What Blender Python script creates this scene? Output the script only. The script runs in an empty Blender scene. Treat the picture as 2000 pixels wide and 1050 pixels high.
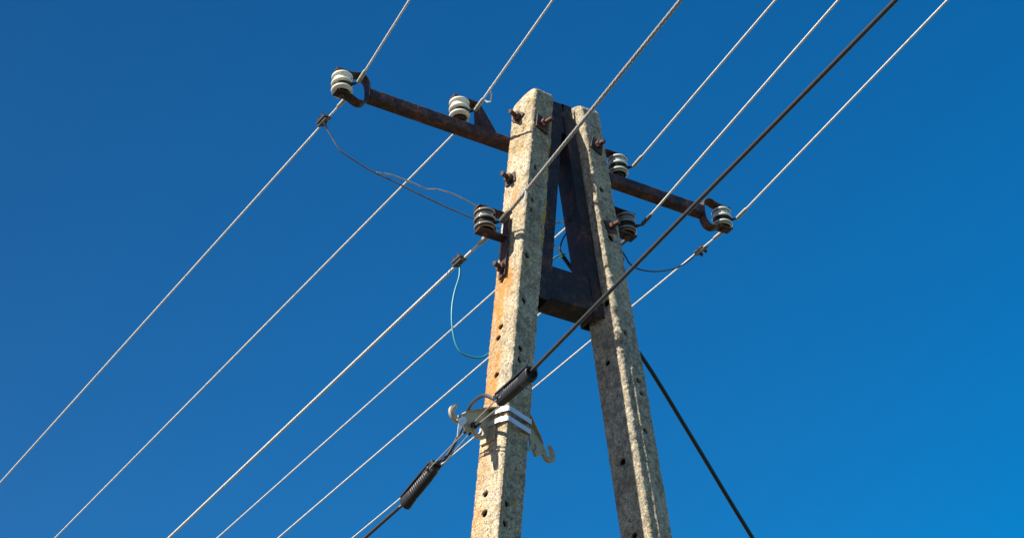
import bpy, bmesh, math, random
import numpy as np
from mathutils import Vector, Matrix, noise

random.seed(7)
R = math.radians
SC = bpy.context.scene
COL = SC.collection
Z0 = 6.6                      # height of the crossarm above the ground; all builders work relative to it

# ------------------------------------------------------------------ camera
cam_d = bpy.data.cameras.new('camera')
cam = bpy.data.objects.new('camera', cam_d)
COL.objects.link(cam)
cR = Vector((0.8619, -0.5061, -0.0313)); cU = Vector((0.2731, 0.5153, -0.8123)) * -1; cF = Vector((0.4272, 0.6916, 0.5824))
cF.normalize(); cR = (cR - cF * cR.dot(cF)).normalized(); cU = cR.cross(cF)
cam.matrix_world = Matrix(((cR.x, cU.x, -cF.x, -3.3793), (cR.y, cU.y, -cF.y, -5.2132),
                           (cR.z, cU.z, -cF.z, -5.0045 + Z0), (0, 0, 0, 1)))
cam_d.sensor_width = 36.0
cam_d.lens = 3840.118 / 2000 * 36.0
cam_d.clip_start = 0.05
cam_d.clip_end = 3000
SC.camera = cam

# ------------------------------------------------------------------ sky and sun
SUN_ALT, SUN_ROT = R(43.0), R(269.6)
world = bpy.data.worlds.new('World'); SC.world = world; world.use_nodes = True
wn, wl = world.node_tree.nodes, world.node_tree.links
wn.clear()
sky = wn.new('ShaderNodeTexSky'); sky.sky_type = 'NISHITA'; sky.sun_disc = False
sky.sun_elevation = SUN_ALT; sky.sun_rotation = SUN_ROT
sky.altitude = 300; sky.air_density = 1.0; sky.dust_density = 0.0; sky.ozone_density = 3.0
hs = wn.new('ShaderNodeHueSaturation'); hs.inputs['Saturation'].default_value = 1.37
# the sky deepens on one side, as polarised blue sky does: a world-space gradient of the sky itself
tcw = wn.new('ShaderNodeTexCoord'); dotn = wn.new('ShaderNodeVectorMath'); dotn.operation = 'DOT_PRODUCT'
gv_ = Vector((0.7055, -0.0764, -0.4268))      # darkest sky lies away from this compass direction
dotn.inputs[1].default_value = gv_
wl.new(tcw.outputs['Generated'], dotn.inputs[0])
addn = wn.new('ShaderNodeMath'); addn.operation = 'ADD'; addn.inputs[1].default_value = 1.155; wl.new(dotn.outputs['Value'], addn.inputs[0])
clp = wn.new('ShaderNodeClamp'); clp.inputs['Min'].default_value = 0.8; clp.inputs['Max'].default_value = 1.45; wl.new(addn.outputs[0], clp.inputs['Value'])
scl = wn.new('ShaderNodeVectorMath'); scl.operation = 'SCALE'; wl.new(hs.outputs[0], scl.inputs[0]); wl.new(clp.outputs[0], scl.inputs['Scale'])
bg = wn.new('ShaderNodeBackground'); bg.inputs['Strength'].default_value = 0.076
wo = wn.new('ShaderNodeOutputWorld')
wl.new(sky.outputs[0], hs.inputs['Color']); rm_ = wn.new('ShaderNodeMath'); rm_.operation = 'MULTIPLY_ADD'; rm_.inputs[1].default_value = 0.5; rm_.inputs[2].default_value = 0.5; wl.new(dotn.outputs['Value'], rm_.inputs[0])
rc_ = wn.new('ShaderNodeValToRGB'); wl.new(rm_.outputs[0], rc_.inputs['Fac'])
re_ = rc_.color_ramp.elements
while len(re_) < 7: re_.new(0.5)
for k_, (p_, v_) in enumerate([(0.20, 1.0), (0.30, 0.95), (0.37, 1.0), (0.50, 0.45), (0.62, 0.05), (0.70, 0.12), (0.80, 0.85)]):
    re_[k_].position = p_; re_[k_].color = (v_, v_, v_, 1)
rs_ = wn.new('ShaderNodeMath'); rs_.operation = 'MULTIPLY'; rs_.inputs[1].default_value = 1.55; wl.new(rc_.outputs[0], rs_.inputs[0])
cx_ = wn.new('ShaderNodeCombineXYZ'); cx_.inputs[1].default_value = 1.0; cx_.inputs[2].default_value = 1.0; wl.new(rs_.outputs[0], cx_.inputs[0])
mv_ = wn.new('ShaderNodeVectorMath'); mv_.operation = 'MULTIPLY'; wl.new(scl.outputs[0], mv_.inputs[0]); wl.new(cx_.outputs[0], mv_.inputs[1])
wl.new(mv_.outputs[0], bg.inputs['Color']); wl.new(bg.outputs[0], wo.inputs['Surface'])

sun_d = bpy.data.lights.new('sun', 'SUN'); sun_d.energy = 5.0; sun_d.angle = R(0.5); sun_d.color = (1.0, 0.93, 0.80)
sun = bpy.data.objects.new('sun', sun_d); COL.objects.link(sun)
sdir = Vector((math.sin(SUN_ROT) * math.cos(SUN_ALT), math.cos(SUN_ROT) * math.cos(SUN_ALT), math.sin(SUN_ALT)))
sun.rotation_euler = (-sdir).to_track_quat('-Z', 'Y').to_euler()
sun.location = sdir * 40

SC.view_settings.view_transform = 'Standard'
SC.view_settings.look = 'None'
SC.view_settings.exposure = 0.75
SC.view_settings.gamma = 1.0

# ------------------------------------------------------------------ materials
def nodemat(name):
    m = bpy.data.materials.new(name); m.use_nodes = True
    nt = m.node_tree; b = nt.nodes['Principled BSDF']
    return m, nt, b
def N(nt, t, **kw):
    n = nt.nodes.new(t)
    for k, v in kw.items():
        if k in n.inputs: n.inputs[k].default_value = v
        else: setattr(n, k, v)
    return n
def ramp(nt, fac, stops):
    r = nt.nodes.new('ShaderNodeValToRGB'); e = r.color_ramp.elements
    while len(e) < len(stops): e.new(0.5)
    for i, (p, c) in enumerate(stops):
        e[i].position = p; e[i].color = (*c, 1) if len(c) == 3 else c
    nt.links.new(fac, r.inputs[0]); return r.outputs[0]
def mix(nt, fac, a, b, mode='MIX'):
    m = nt.nodes.new('ShaderNodeMix'); m.data_type = 'RGBA'; m.blend_type = mode
    for s, v in ((0, fac), (6, a), (7, b)):
        if hasattr(v, 'links') or hasattr(v, 'is_linked'): nt.links.new(v, m.inputs[s])
        else: m.inputs[s].default_value = v if s == 0 else (*v, 1)
    return m.outputs[2]
def math_(nt, op, a, b=0.0, c=None):
    m = nt.nodes.new('ShaderNodeMath'); m.operation = op
    for i, v in enumerate((a, b) if c is None else (a, b, c)):
        if hasattr(v, 'is_linked'): nt.links.new(v, m.inputs[i])
        else: m.inputs[i].default_value = v
    return m.outputs[0]
def coord(nt): return N(nt, 'ShaderNodeTexCoord').outputs['Object']
def ntex(nt, vec, scale, detail=4, rough=0.6, dist=0.0):
    n = N(nt, 'ShaderNodeTexNoise', Scale=scale, Detail=detail, Roughness=rough, Distortion=dist)
    nt.links.new(vec, n.inputs['Vector']); return n.outputs['Fac']
def bump(nt, b, h, strength, dist):
    n = N(nt, 'ShaderNodeBump', Strength=strength, Distance=dist)
    nt.links.new(h, n.inputs['Height']); nt.links.new(n.outputs[0], b.inputs['Normal'])

def concrete_mat():
    m, nt, b = nodemat('weathered_concrete')
    v = coord(nt)
    big = ntex(nt, v, 5.0, 5, 0.65)
    mid = ntex(nt, v, 38.0, 5, 0.7)
    fine = math_(nt, 'ADD', math_(nt, 'MULTIPLY', ntex(nt, v, 115.0, 2, 0.7), 0.5), math_(nt, 'MULTIPLY', ntex(nt, v, 260.0, 2, 0.7), 0.5))
    mp = N(nt, 'ShaderNodeMapping'); mp.inputs['Scale'].default_value = (1.0, 1.0, 0.09); nt.links.new(v, mp.inputs['Vector'])
    streak = ntex(nt, mp.outputs[0], 46.0, 4, 0.65)
    patch = ntex(nt, v, 12.0, 3, 0.6, 0.6)
    vor = N(nt, 'ShaderNodeTexVoronoi', Scale=150.0); nt.links.new(v, vor.inputs['Vector'])
    base = ramp(nt, big, [(0.30, (0.58, 0.47, 0.31)), (0.52, (0.70, 0.60, 0.43)), (0.72, (0.62, 0.56, 0.45))])
    sp = ramp(nt, fine, [(0.36, (0.20, 0.18, 0.16)), (0.44, (0.62, 0.60, 0.57)), (0.50, (0.98, 0.98, 0.98)), (0.60, (1.30, 1.29, 1.26))])
    c = mix(nt, 0.9, base, sp, 'MULTIPLY')
    mm = ramp(nt, mid, [(0.30, (0.55, 0.53, 0.50)), (0.5, (0.95, 0.95, 0.95)), (0.7, (1.12, 1.1, 1.05))])
    c = mix(nt, 0.8, c, mm, 'MULTIPLY')
    c = mix(nt, 0.55, c, ramp(nt, streak, [(0.36, (0.62, 0.60, 0.58)), (0.5, (1.0, 1.0, 1.0)), (0.66, (1.08, 1.04, 0.98))]), 'MULTIPLY')
    c = mix(nt, 0.7, c, ramp(nt, patch, [(0.36, (0.66, 0.62, 0.56)), (0.47, (1.0, 0.99, 0.97)), (0.62, (1.1, 1.1, 1.1))]), 'MULTIPLY')
    # air pores
    pore = ramp(nt, vor.outputs['Distance'], [(0.10, (1, 1, 1)), (0.20, (0, 0, 0))])
    pgate = ramp(nt, ntex(nt, v, 60.0, 2), [(0.55, (0, 0, 0)), (0.62, (1, 1, 1))])
    vo2 = N(nt, 'ShaderNodeTexVoronoi', Scale=48.0); nt.links.new(v, vo2.inputs['Vector'])
    bug = mix(nt, 1.0, ramp(nt, vo2.outputs['Distance'], [(0.10, (1, 1, 1)), (0.17, (0, 0, 0))]), ramp(nt, ntex(nt, v, 17.0, 2), [(0.56, (0, 0, 0)), (0.60, (1, 1, 1))]), 'MULTIPLY')
    pm = mix(nt, 1.0, mix(nt, 1.0, pore, pgate, 'MULTIPLY'), bug, 'ADD')
    c = mix(nt, pm, c, (0.07, 0.06, 0.05))
    # hairline cracks
    wv = N(nt, 'ShaderNodeVectorMath', operation='MULTIPLY_ADD'); nz = N(nt, 'ShaderNodeTexNoise', Scale=14.0, Detail=4.0); nt.links.new(v, nz.inputs['Vector'])
    nt.links.new(nz.outputs['Color'], wv.inputs[0]); wv.inputs[1].default_value = (0.09, 0.09, 0.09); nt.links.new(v, wv.inputs[2])
    ve = N(nt, 'ShaderNodeTexVoronoi', feature='DISTANCE_TO_EDGE', Scale=5.5); nt.links.new(wv.outputs[0], ve.inputs['Vector'])
    crk = mix(nt, 1.0, ramp(nt, ve.outputs['Distance'], [(0.006, (1, 1, 1)), (0.014, (0, 0, 0))]), ramp(nt, ntex(nt, v, 3.3, 2), [(0.54, (0, 0, 0)), (0.62, (1, 1, 1))]), 'MULTIPLY')
    c = mix(nt, math_(nt, 'MULTIPLY', crk, 0.45), c, (0.08, 0.07, 0.06))
    # grime (film plus shade painted on the unlit faces), rust run-off, lichen from the masks on the mesh
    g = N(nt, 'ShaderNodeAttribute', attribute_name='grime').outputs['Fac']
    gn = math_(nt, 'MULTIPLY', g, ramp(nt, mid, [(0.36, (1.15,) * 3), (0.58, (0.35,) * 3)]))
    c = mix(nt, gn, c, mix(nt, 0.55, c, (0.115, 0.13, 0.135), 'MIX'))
    r = N(nt, 'ShaderNodeAttribute', attribute_name='rust').outputs['Fac']
    rn = math_(nt, 'MULTIPLY', r, ramp(nt, ntex(nt, v, 55.0, 4, 0.7), [(0.32, (0.55,) * 3), (0.62, (1.15,) * 3)]))
    rn = math_(nt, 'MULTIPLY', rn, ramp(nt, streak, [(0.40, (0.35,) * 3), (0.56, (1.25,) * 3)]))
    c = mix(nt, rn, c, mix(nt, 0.8, c, (0.64, 0.24, 0.02), 'MIX'))
    l = N(nt, 'ShaderNodeAttribute', attribute_name='lichen').outputs['Fac']
    ln = ramp(nt, math_(nt, 'MULTIPLY', l, math_(nt, 'ADD', math_(nt, 'MULTIPLY', ntex(nt, v, 150.0, 4, 0.8), 2.2), -0.55)), [(0.38, (0, 0, 0)), (0.46, (1, 1, 1))])
    lc = ramp(nt, ntex(nt, v, 14.0, 2), [(0.46, (0.64, 0.42, 0.03)), (0.66, (0.56, 0.20, 0.02))])
    c = mix(nt, ln, c, lc)
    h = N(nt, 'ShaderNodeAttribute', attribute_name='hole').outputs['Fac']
    c = mix(nt, ramp(nt, h, [(0.04, (0, 0, 0)), (0.30, (1, 1, 1))]), c, (0.010, 0.009, 0.008))  # holes coloured near-black, painting in the shade deep inside them
    nt.links.new(c, b.inputs['Base Color'])
    b.inputs['Roughness'].default_value = 0.93; b.inputs['Specular IOR Level'].default_value = 0.2
    hh = math_(nt, 'ADD', math_(nt, 'MULTIPLY', fine, 1.0), math_(nt, 'MULTIPLY', mid, 1.1))
    hh = math_(nt, 'SUBTRACT', hh, math_(nt, 'MULTIPLY', pm, 0.8))
    bump(nt, b, hh, 1.0, 0.009)
    return m

def rust_mat(name, dark, mid, light, lo=0.4, hi=0.68):
    m, nt, b = nodemat(name)
    v = coord(nt)
    a = ntex(nt, v, 16.0, 6, 0.7, 0.4); f = ntex(nt, v, 85.0, 4, 0.8)
    c = ramp(nt, a, [(lo, dark), ((lo + hi) / 2, mid), (hi, light)])
    sp = ramp(nt, f, [(0.36, (0.35, 0.35, 0.38)), (0.5, (0.9, 0.9, 0.9)), (0.62, (2.1, 1.9, 1.8))])
    c = mix(nt, 0.9, c, sp, 'MULTIPLY')
    nt.links.new(c, b.inputs['Base Color'])
    rr = ramp(nt, f, [(0.35, (0.45,) * 3), (0.65, (0.8,) * 3)])
    nt.links.new(rr, b.inputs['Roughness'])
    b.inputs['Specular IOR Level'].default_value = 0.35
    bump(nt, b, math_(nt, 'ADD', f, a), 0.6, 0.003)
    return m

def plain(name, col, rough, metal=0.0, spec=0.5, var=0.25, scale=40.0, bmp=0.0):
    m, nt, b = nodemat(name)
    v = coord(nt)
    f = ntex(nt, v, scale, 5, 0.65)
    c = ramp(nt, f, [(0.30, tuple(x * (1 - var) for x in col)), (0.5, col), (0.72, tuple(min(1, x * (1 + var * 0.6)) for x in col))])
    nt.links.new(c, b.inputs['Base Color'])
    b.inputs['Roughness'].default_value = rough; b.inputs['Metallic'].default_value = metal
    b.inputs['Specular IOR Level'].default_value = spec
    if bmp: bump(nt, b, f, bmp, 0.002)
    return m

def porcelain_mat(name, col, dirt, amount):
    m, nt, b = nodemat(name)
    v = coord(nt)
    sep = N(nt, 'ShaderNodeSeparateXYZ'); nt.links.new(v, sep.inputs[0])
    f = ntex(nt, v, 45.0, 5, 0.7)
    msk = ramp(nt, f, [(0.5 - amount * 0.3, (1, 1, 1)), (0.62 - amount * 0.1, (0, 0, 0))])
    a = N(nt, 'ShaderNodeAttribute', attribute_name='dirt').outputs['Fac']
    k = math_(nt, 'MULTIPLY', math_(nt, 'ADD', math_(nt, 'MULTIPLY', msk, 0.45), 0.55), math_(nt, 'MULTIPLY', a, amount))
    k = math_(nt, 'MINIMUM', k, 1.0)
    c = mix(nt, k, col, dirt)  # darkens grooves, undersides and recess: painted shade along with dirt
    nt.links.new(c, b.inputs['Base Color'])
    b.inputs['Roughness'].default_value = 0.10; b.inputs['Specular IOR Level'].default_value = 0.6
    b.inputs['Coat Weight'].default_value = 0.4; b.inputs['Coat Roughness'].default_value = 0.08
    return m

def grass_mat():
    m, nt, b = nodemat('meadow_grass')
    v = coord(nt)
    c = ramp(nt, ntex(nt, v, 0.35, 8, 0.7), [(0.3, (0.065, 0.068, 0.032)), (0.5, (0.095, 0.088, 0.05)), (0.72, (0.14, 0.12, 0.08))])
    c = mix(nt, 0.7, c, ramp(nt, ntex(nt, v, 40.0, 5, 0.8), [(0.3, (0.45,) * 3), (0.7, (1.3,) * 3)]), 'MULTIPLY')
    nt.links.new(c, b.inputs['Base Color']); b.inputs['Roughness'].default_value = 0.9
    bump(nt, b, ntex(nt, v, 25.0, 6, 0.8), 0.8, 0.06)
    return m

M = dict(
    concrete=concrete_mat(),
    steel=rust_mat('rusted_steel', (0.036, 0.026, 0.031), (0.085, 0.041, 0.037), (0.17, 0.072, 0.052), 0.40, 0.66),
    steel_dark=rust_mat('dark_rusted_steel', (0.019, 0.018, 0.023), (0.042, 0.027, 0.028), (0.125, 0.053, 0.044), 0.42, 0.66),
    bolt=rust_mat('rusty_bolt_steel', (0.05, 0.026, 0.02), (0.105, 0.05, 0.036), (0.17, 0.085, 0.06), 0.35, 0.7),
    wire=plain('weathered_aluminium', (0.80, 0.78, 0.72), 0.5, 0.12, 0.5, 0.25, 60),
    wire_grey=plain('dull_grey_aluminium', (0.40, 0.39, 0.37), 0.5, 0.3, 0.5, 0.3, 60),
    sleeve=plain('pressed_sleeve', (0.50, 0.50, 0.46), 0.5, 0.3, 0.5, 0.3, 90),
    sleeve_dark=plain('dark_pressed_sleeve', (0.14, 0.135, 0.13), 0.55, 0.3, 0.5, 0.35, 90),
    loop=plain('dark_tie_wire', (0.045, 0.043, 0.040), 0.55, 0.4, 0.5, 0.3, 80),
    porc=porcelain_mat('cream_porcelain', (0.86, 0.83, 0.68), (0.045, 0.045, 0.033), 1.0),
    porc_dark=porcelain_mat('weathered_porcelain', (0.74, 0.75, 0.66), (0.030, 0.032, 0.028), 5.0),
    porc_dirty=porcelain_mat('grimy_porcelain', (0.36, 0.32, 0.255), (0.030, 0.023, 0.018), 9.0),  # darker brown copy of the porcelain
    cable=plain('grey_black_insulation', (0.050, 0.048, 0.050), 0.42, 0, 0.5, 0.2, 50),
    plastic=plain('black_clamp_plastic', (0.020, 0.021, 0.024), 0.5, 0, 0.5, 0.25, 60, 0.2),
    green=plain('dark_green_cable_sheath', (0.012, 0.022, 0.018), 0.5, 0, 0.5, 0.2, 40),
    teal=plain('teal_insulation', (0.04, 0.29, 0.39), 0.4, 0, 0.5, 0.15, 50),
    jump=plain('grey_brown_wire', (0.165, 0.15, 0.145), 0.5, 0.2, 0.5, 0.35, 30),
    jump_pale=plain('pale_bare_wire', (0.52, 0.48, 0.43), 0.45, 0.5, 0.5, 0.3, 30),
    jump_black=plain('black_insulation', (0.018, 0.017, 0.016), 0.45, 0, 0.5, 0.2, 30),
    alu=plain('cast_aluminium', (0.46, 0.385, 0.26), 0.5, 0.1, 0.5, 0.25, 45, 0.25),
    band=plain('steel_strap', (0.66, 0.68, 0.72), 0.42, 0.25, 0.5, 0.12, 25),
    white=plain('white_plastic', (0.80, 0.81, 0.82), 0.4, 0, 0.5, 0.05, 20),
    clampmetal=plain('oxidised_clamp_metal', (0.16, 0.15, 0.135), 0.5, 0.5, 0.5, 0.5, 120, 0.4),
    ring=plain('yellow_green_tape', (0.32, 0.36, 0.08), 0.5),
    grass=grass_mat(),
)

# ------------------------------------------------------------------ mesh helpers
class MB:
    """collects geometry in world coordinates relative to the crossarm centre"""
    def __init__(s): s.v = []; s.f = []; s.sm = []; s.attr = {}
    def add(s, vs, fs, smooth=False):
        o = len(s.v); s.v += [tuple(p) for p in vs]
        s.f += [tuple(i + o for i in f) for f in fs]; s.sm += [smooth] * len(fs); return o
    def build(s, name, mat, parent=None, base=None, merge=False):
        base = parent_base(parent) if base is None else Vector(base)
        me = bpy.data.meshes.new(name)
        me.from_pydata([(x - base.x, y - base.y, z - base.z) for x, y, z in s.v], [], s.f)
        me.polygons.foreach_set('use_smooth', s.sm)
        for k, vals in s.attr.items():
            a = me.attributes.new(k, 'FLOAT', 'POINT'); a.data.foreach_set('value', vals)
        me.materials.append(mat)
        me.update()
        bm = bmesh.new(); bm.from_mesh(me); bmesh.ops.recalc_face_normals(bm, faces=bm.faces); bm.to_mesh(me); bm.free()
        o = bpy.data.objects.new(name, me); COL.objects.link(o)
        if parent is None: o.location = (base.x, base.y, base.z + Z0)
        else: o.parent = parent; o['_b'] = tuple(base)
        return o
def parent_base(p):
    if p is None: return Vector((0, 0, 0))
    if '_b' in p: return Vector(p['_b'])
    l = p.location; return Vector((l.x, l.y, l.z - Z0))
def thing(name, label, cat, loc, group=None):
    o = bpy.data.objects.new(name, None); COL.objects.link(o); o.empty_display_size = 0.05
    o.location = (loc[0], loc[1], loc[2] + Z0); return tag(o, label, cat, group)
def tag(o, label, cat, group=None):
    o['label'] = label; o['category'] = cat
    if group: o['group'] = group
    return o
def V(*a): return Vector(a)
def perp(d):
    d = d.normalized(); u = d.cross(V(0, 0, 1))
    if u.length < 1e-3: u = d.cross(V(1, 0, 0))
    u.normalize(); return u, d.cross(u).normalized()
def box(mb, c, ax, ay, az, bev=0.0):
    """c centre; ax, ay, az half-extent vectors"""
    c = V(*c); ax, ay, az = V(*ax), V(*ay), V(*az)
    bm = bmesh.new()
    vs = [bm.verts.new(c + ax * i + ay * j + az * k) for i in (-1, 1) for j in (-1, 1) for k in (-1, 1)]
    for f in ((0, 1, 3, 2), (4, 6, 7, 5), (0, 4, 5, 1), (2, 3, 7, 6), (0, 2, 6, 4), (1, 5, 7, 3)): bm.faces.new([vs[i] for i in f])
    if bev: bmesh.ops.bevel(bm, geom=bm.edges[:], offset=bev, segments=2, affect='EDGES', profile=0.5)
    bm.verts.index_update()
    mb.add([v.co for v in bm.verts], [[v.index for v in f.verts] for f in bm.faces]); bm.free()
def smooth_path(pts, n=8):
    P = [V(*p) for p in pts]; P = [P[0] * 2 - P[1]] + P + [P[-1] * 2 - P[-2]]; out = []
    for i in range(1, len(P) - 2):
        a, b, c, d = P[i - 1:i + 3]
        for k in range(n):
            t = k / n
            out.append(0.5 * ((2 * b) + (c - a) * t + (2 * a - 5 * b + 4 * c - d) * t * t + (3 * b - a - 3 * c + d) * t ** 3))
    out.append(P[-2]); return out
def tube(mb, pts, r, n=10, sub=0, cap=True):
    P = smooth_path(pts, sub) if sub else [V(*p) for p in pts]
    rs = r if isinstance(r, (list, tuple)) else [r] * len(P)
    d = (P[1] - P[0]).normalized(); u, w = perp(d); vs = []
    for i, p in enumerate(P):
        t = ((P[min(i + 1, len(P) - 1)] - P[max(i - 1, 0)])).normalized()
        u = (u - t * u.dot(t)).normalized(); w = t.cross(u)
        for k in range(n):
            a = 2 * math.pi * k / n; vs.append(p + (u * math.cos(a) + w * math.sin(a)) * rs[i])
    fs = []
    for i in range(len(P) - 1):
        for k in range(n):
            k2 = (k + 1) % n; fs.append((i * n + k, i * n + k2, (i + 1) * n + k2, (i + 1) * n + k))
    mb.add(vs, fs, True)
    if cap:
        mb.add(vs[:n], [tuple(range(n))]); mb.add(vs[-n:], [tuple(range(n))])
def lathe(mb, c, axis, prof, n=40, dirt=None):
    c, axis = V(*c), V(*axis).normalized(); u, w = perp(axis); vs = []; fs = []; dv = []
    for i, (r, h) in enumerate(prof):
        for k in range(n):
            a = 2 * math.pi * k / n; vs.append(c + axis * h + (u * math.cos(a) + w * math.sin(a)) * r)
            if dirt: dv.append(dirt[i])
    for i in range(len(prof) - 1):
        for k in range(n):
            k2 = (k + 1) % n; fs.append((i * n + k, i * n + k2, (i + 1) * n + k2, (i + 1) * n + k))
    mb.add(vs, fs, True)
    if dirt: mb.attr['dirt'] = mb.attr.get('dirt', []) + dv
def prism(mb, c, axis, r, h0, h1, n=6, rot=0.0, cham=0.0):
    c, axis = V(*c), V(*axis).normalized(); u, w = perp(axis)
    lv = [(r, h0), (r, h1 - cham), (r - cham, h1)] if cham else [(r, h0), (r, h1)]
    vs = []
    for rr, h in lv:
        for k in range(n):
            a = rot + 2 * math.pi * k / n; vs.append(c + axis * h + (u * math.cos(a) + w * math.sin(a)) * rr)
    fs = [(i * n + k, i * n + (k + 1) % n, (i + 1) * n + (k + 1) % n, (i + 1) * n + k) for i in range(len(lv) - 1) for k in range(n)]
    fs += [tuple(range(n)), tuple(range((len(lv) - 1) * n, len(lv) * n))]
    mb.add(vs, fs)
def strap(mb, path, wdir, half, thick):
    """flat bar: path (points), width direction, half width, thickness; slightly rounded edges"""
    P = [V(*p) for p in path]; wd = V(*wdir).normalized(); vs = []; n = 8; e = min(thick * 0.3, 0.0015)
    for i, p in enumerate(P):
        t = (P[min(i + 1, len(P) - 1)] - P[max(i - 1, 0)]).normalized(); nn = t.cross(wd).normalized()
        h = half[i] if isinstance(half, (list, tuple)) else half; q = thick / 2
        for a, b in ((-h + e, -q), (h - e, -q), (h, -q + e), (h, q - e), (h - e, q), (-h + e, q), (-h, q - e), (-h, -q + e)):
            vs.append(p + wd * a + nn * b)
    fs = [(i * n + k, i * n + (k + 1) % n, (i + 1) * n + (k + 1) % n, (i + 1) * n + k) for i in range(len(P) - 1) for k in range(n)]
    fs += [tuple(range(n)), tuple(range((len(P) - 1) * n, len(P) * n))]
    mb.add(vs, fs)
def plate_poly(mb, org, ex, ey, loops, thick):
    """polygon with holes in the plane (ex, ey), extruded symmetrically"""
    org, ex, ey = V(*org), V(*ex).normalized(), V(*ey).normalized(); nn = ex.cross(ey).normalized()
    bm = bmesh.new(); edges = []; rings = []
    for lp in loops:
        vs = [bm.verts.new((p[0], p[1], 0)) for p in lp]; rings.append(len(vs))
        for i in range(len(vs)): edges.append(bm.edges.new((vs[i], vs[(i + 1) % len(vs)])))
    bmesh.ops.triangle_fill(bm, use_beauty=True, edges=edges)
    bm.verts.index_update(); bm.verts.ensure_lookup_table()
    pts = [v.co.copy() for v in bm.verts]; tris = [[v.index for v in f.verts] for f in bm.faces]; bm.free()
    W = lambda p, h: org + ex * p.x + ey * p.y + nn * h
    m = len(pts); vs = [W(p, thick / 2) for p in pts] + [W(p, -thick / 2) for p in pts]
    fs = [tuple(t) for t in tris] + [tuple(i + m for i in reversed(t)) for t in tris]; o = 0
    for r in rings:
        for i in range(r): j = (i + 1) % r; fs.append((o + i, o + j, o + j + m, o + i + m))
        o += r
    mb.add(vs, fs)
def arc(cx, cy, r, a0, a1, n=12):
    return [(cx + r * math.cos(R(a0 + (a1 - a0) * i / n)), cy + r * math.sin(R(a0 + (a1 - a0) * i / n))) for i in range(n + 1)]
def sstep(a, b, x):
    t = max(0.0, min(1.0, (x - a) / (b - a))); return t * t * (3 - 2 * t)

# ------------------------------------------------------------------ ground
g = MB(); GN = 60; GS = 900.0
gv = []; gf = []
for i in range(GN + 1):
    for j in range(GN + 1):
        x = (i / GN * 2 - 1); y = (j / GN * 2 - 1); x = GS * x * abs(x); y = GS * y * abs(y)
        gv.append((x, y, -Z0 + 0.06 * noise.noise((x * 0.21, y * 0.21, 0.0)) - 0.03))
for i in range(GN):
    for j in range(GN):
        a = i * (GN + 1) + j; gf.append((a, a + 1, a + GN + 2, a + GN + 1))
g.add(gv, gf, True)
ground = g.build('ground', M['grass']); ground['kind'] = 'structure'

# ------------------------------------------------------------------ concrete poles
QL = (-0.1246, 0.1145, -0.1296, -0.0044, 0.109, 0.13, 0.0249, 0.276)
QR = (0.1201, -0.0844, -0.1315, 0.0069, 0.1115, 0.1335, 0.0354, 0.2624)
def leg_frame(q, z):
    s = 1 - q[6] * z
    c = V(q[0] + q[1] * z, q[2] + q[3] * z, z); t = q[7]
    k = V(q[1], q[3], 0)
    ex = V(math.cos(t), math.sin(t), 0); ey = V(-math.sin(t), math.cos(t), 0)
    ex = V(ex.x, ex.y, -k.dot(ex)); ey = V(ey.x, ey.y, -k.dot(ey))
    return c, ex, ey, q[4] * s / 2, q[5] * s / 2
def legpt(q, z, X, Y):
    """point in section units: X, Y in -1..1"""
    c, ex, ey, hx, hy = leg_frame(q, z); return c + ex * (X * hx) + ey * (Y * hy)
def ring_profile(hx, hy, r, step):
    """(x, y, nx, ny, face) round the section; faces: 0 = -X, 1 = -Y, 2 = +X, 3 = +Y"""
    out = []
    nX = max(4, int((2 * hy - 2 * r) / step)); nY = max(4, int((2 * hx - 2 * r) / step)); nc = 4
    segs = [((-hx, hy - r), (-hx, -hy + r), (-1, 0), nX, (-hx + r, -hy + r), 180),
            ((-hx + r, -hy), (hx - r, -hy), (0, -1), nY, (hx - r, -hy + r), 270),
            ((hx, -hy + r), (hx, hy - r), (1, 0), nX, (hx - r, hy - r), 0),
            ((hx - r, hy), (-hx + r, hy), (0, 1), nY, (-hx + r, hy - r), 90)]
    for fi, (a, b, nn, n, cc, a0) in enumerate(segs):
        for i in range(n):
            t = i / n; out.append((a[0] + (b[0] - a[0]) * t, a[1] + (b[1] - a[1]) * t, nn[0], nn[1], fi))
        for i in range(nc):
            an = R(a0 + 90.0 * i / nc); out.append((cc[0] + r * math.cos(an), cc[1] + r * math.sin(an), math.cos(an), math.sin(an), fi + 10))
    return out
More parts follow.
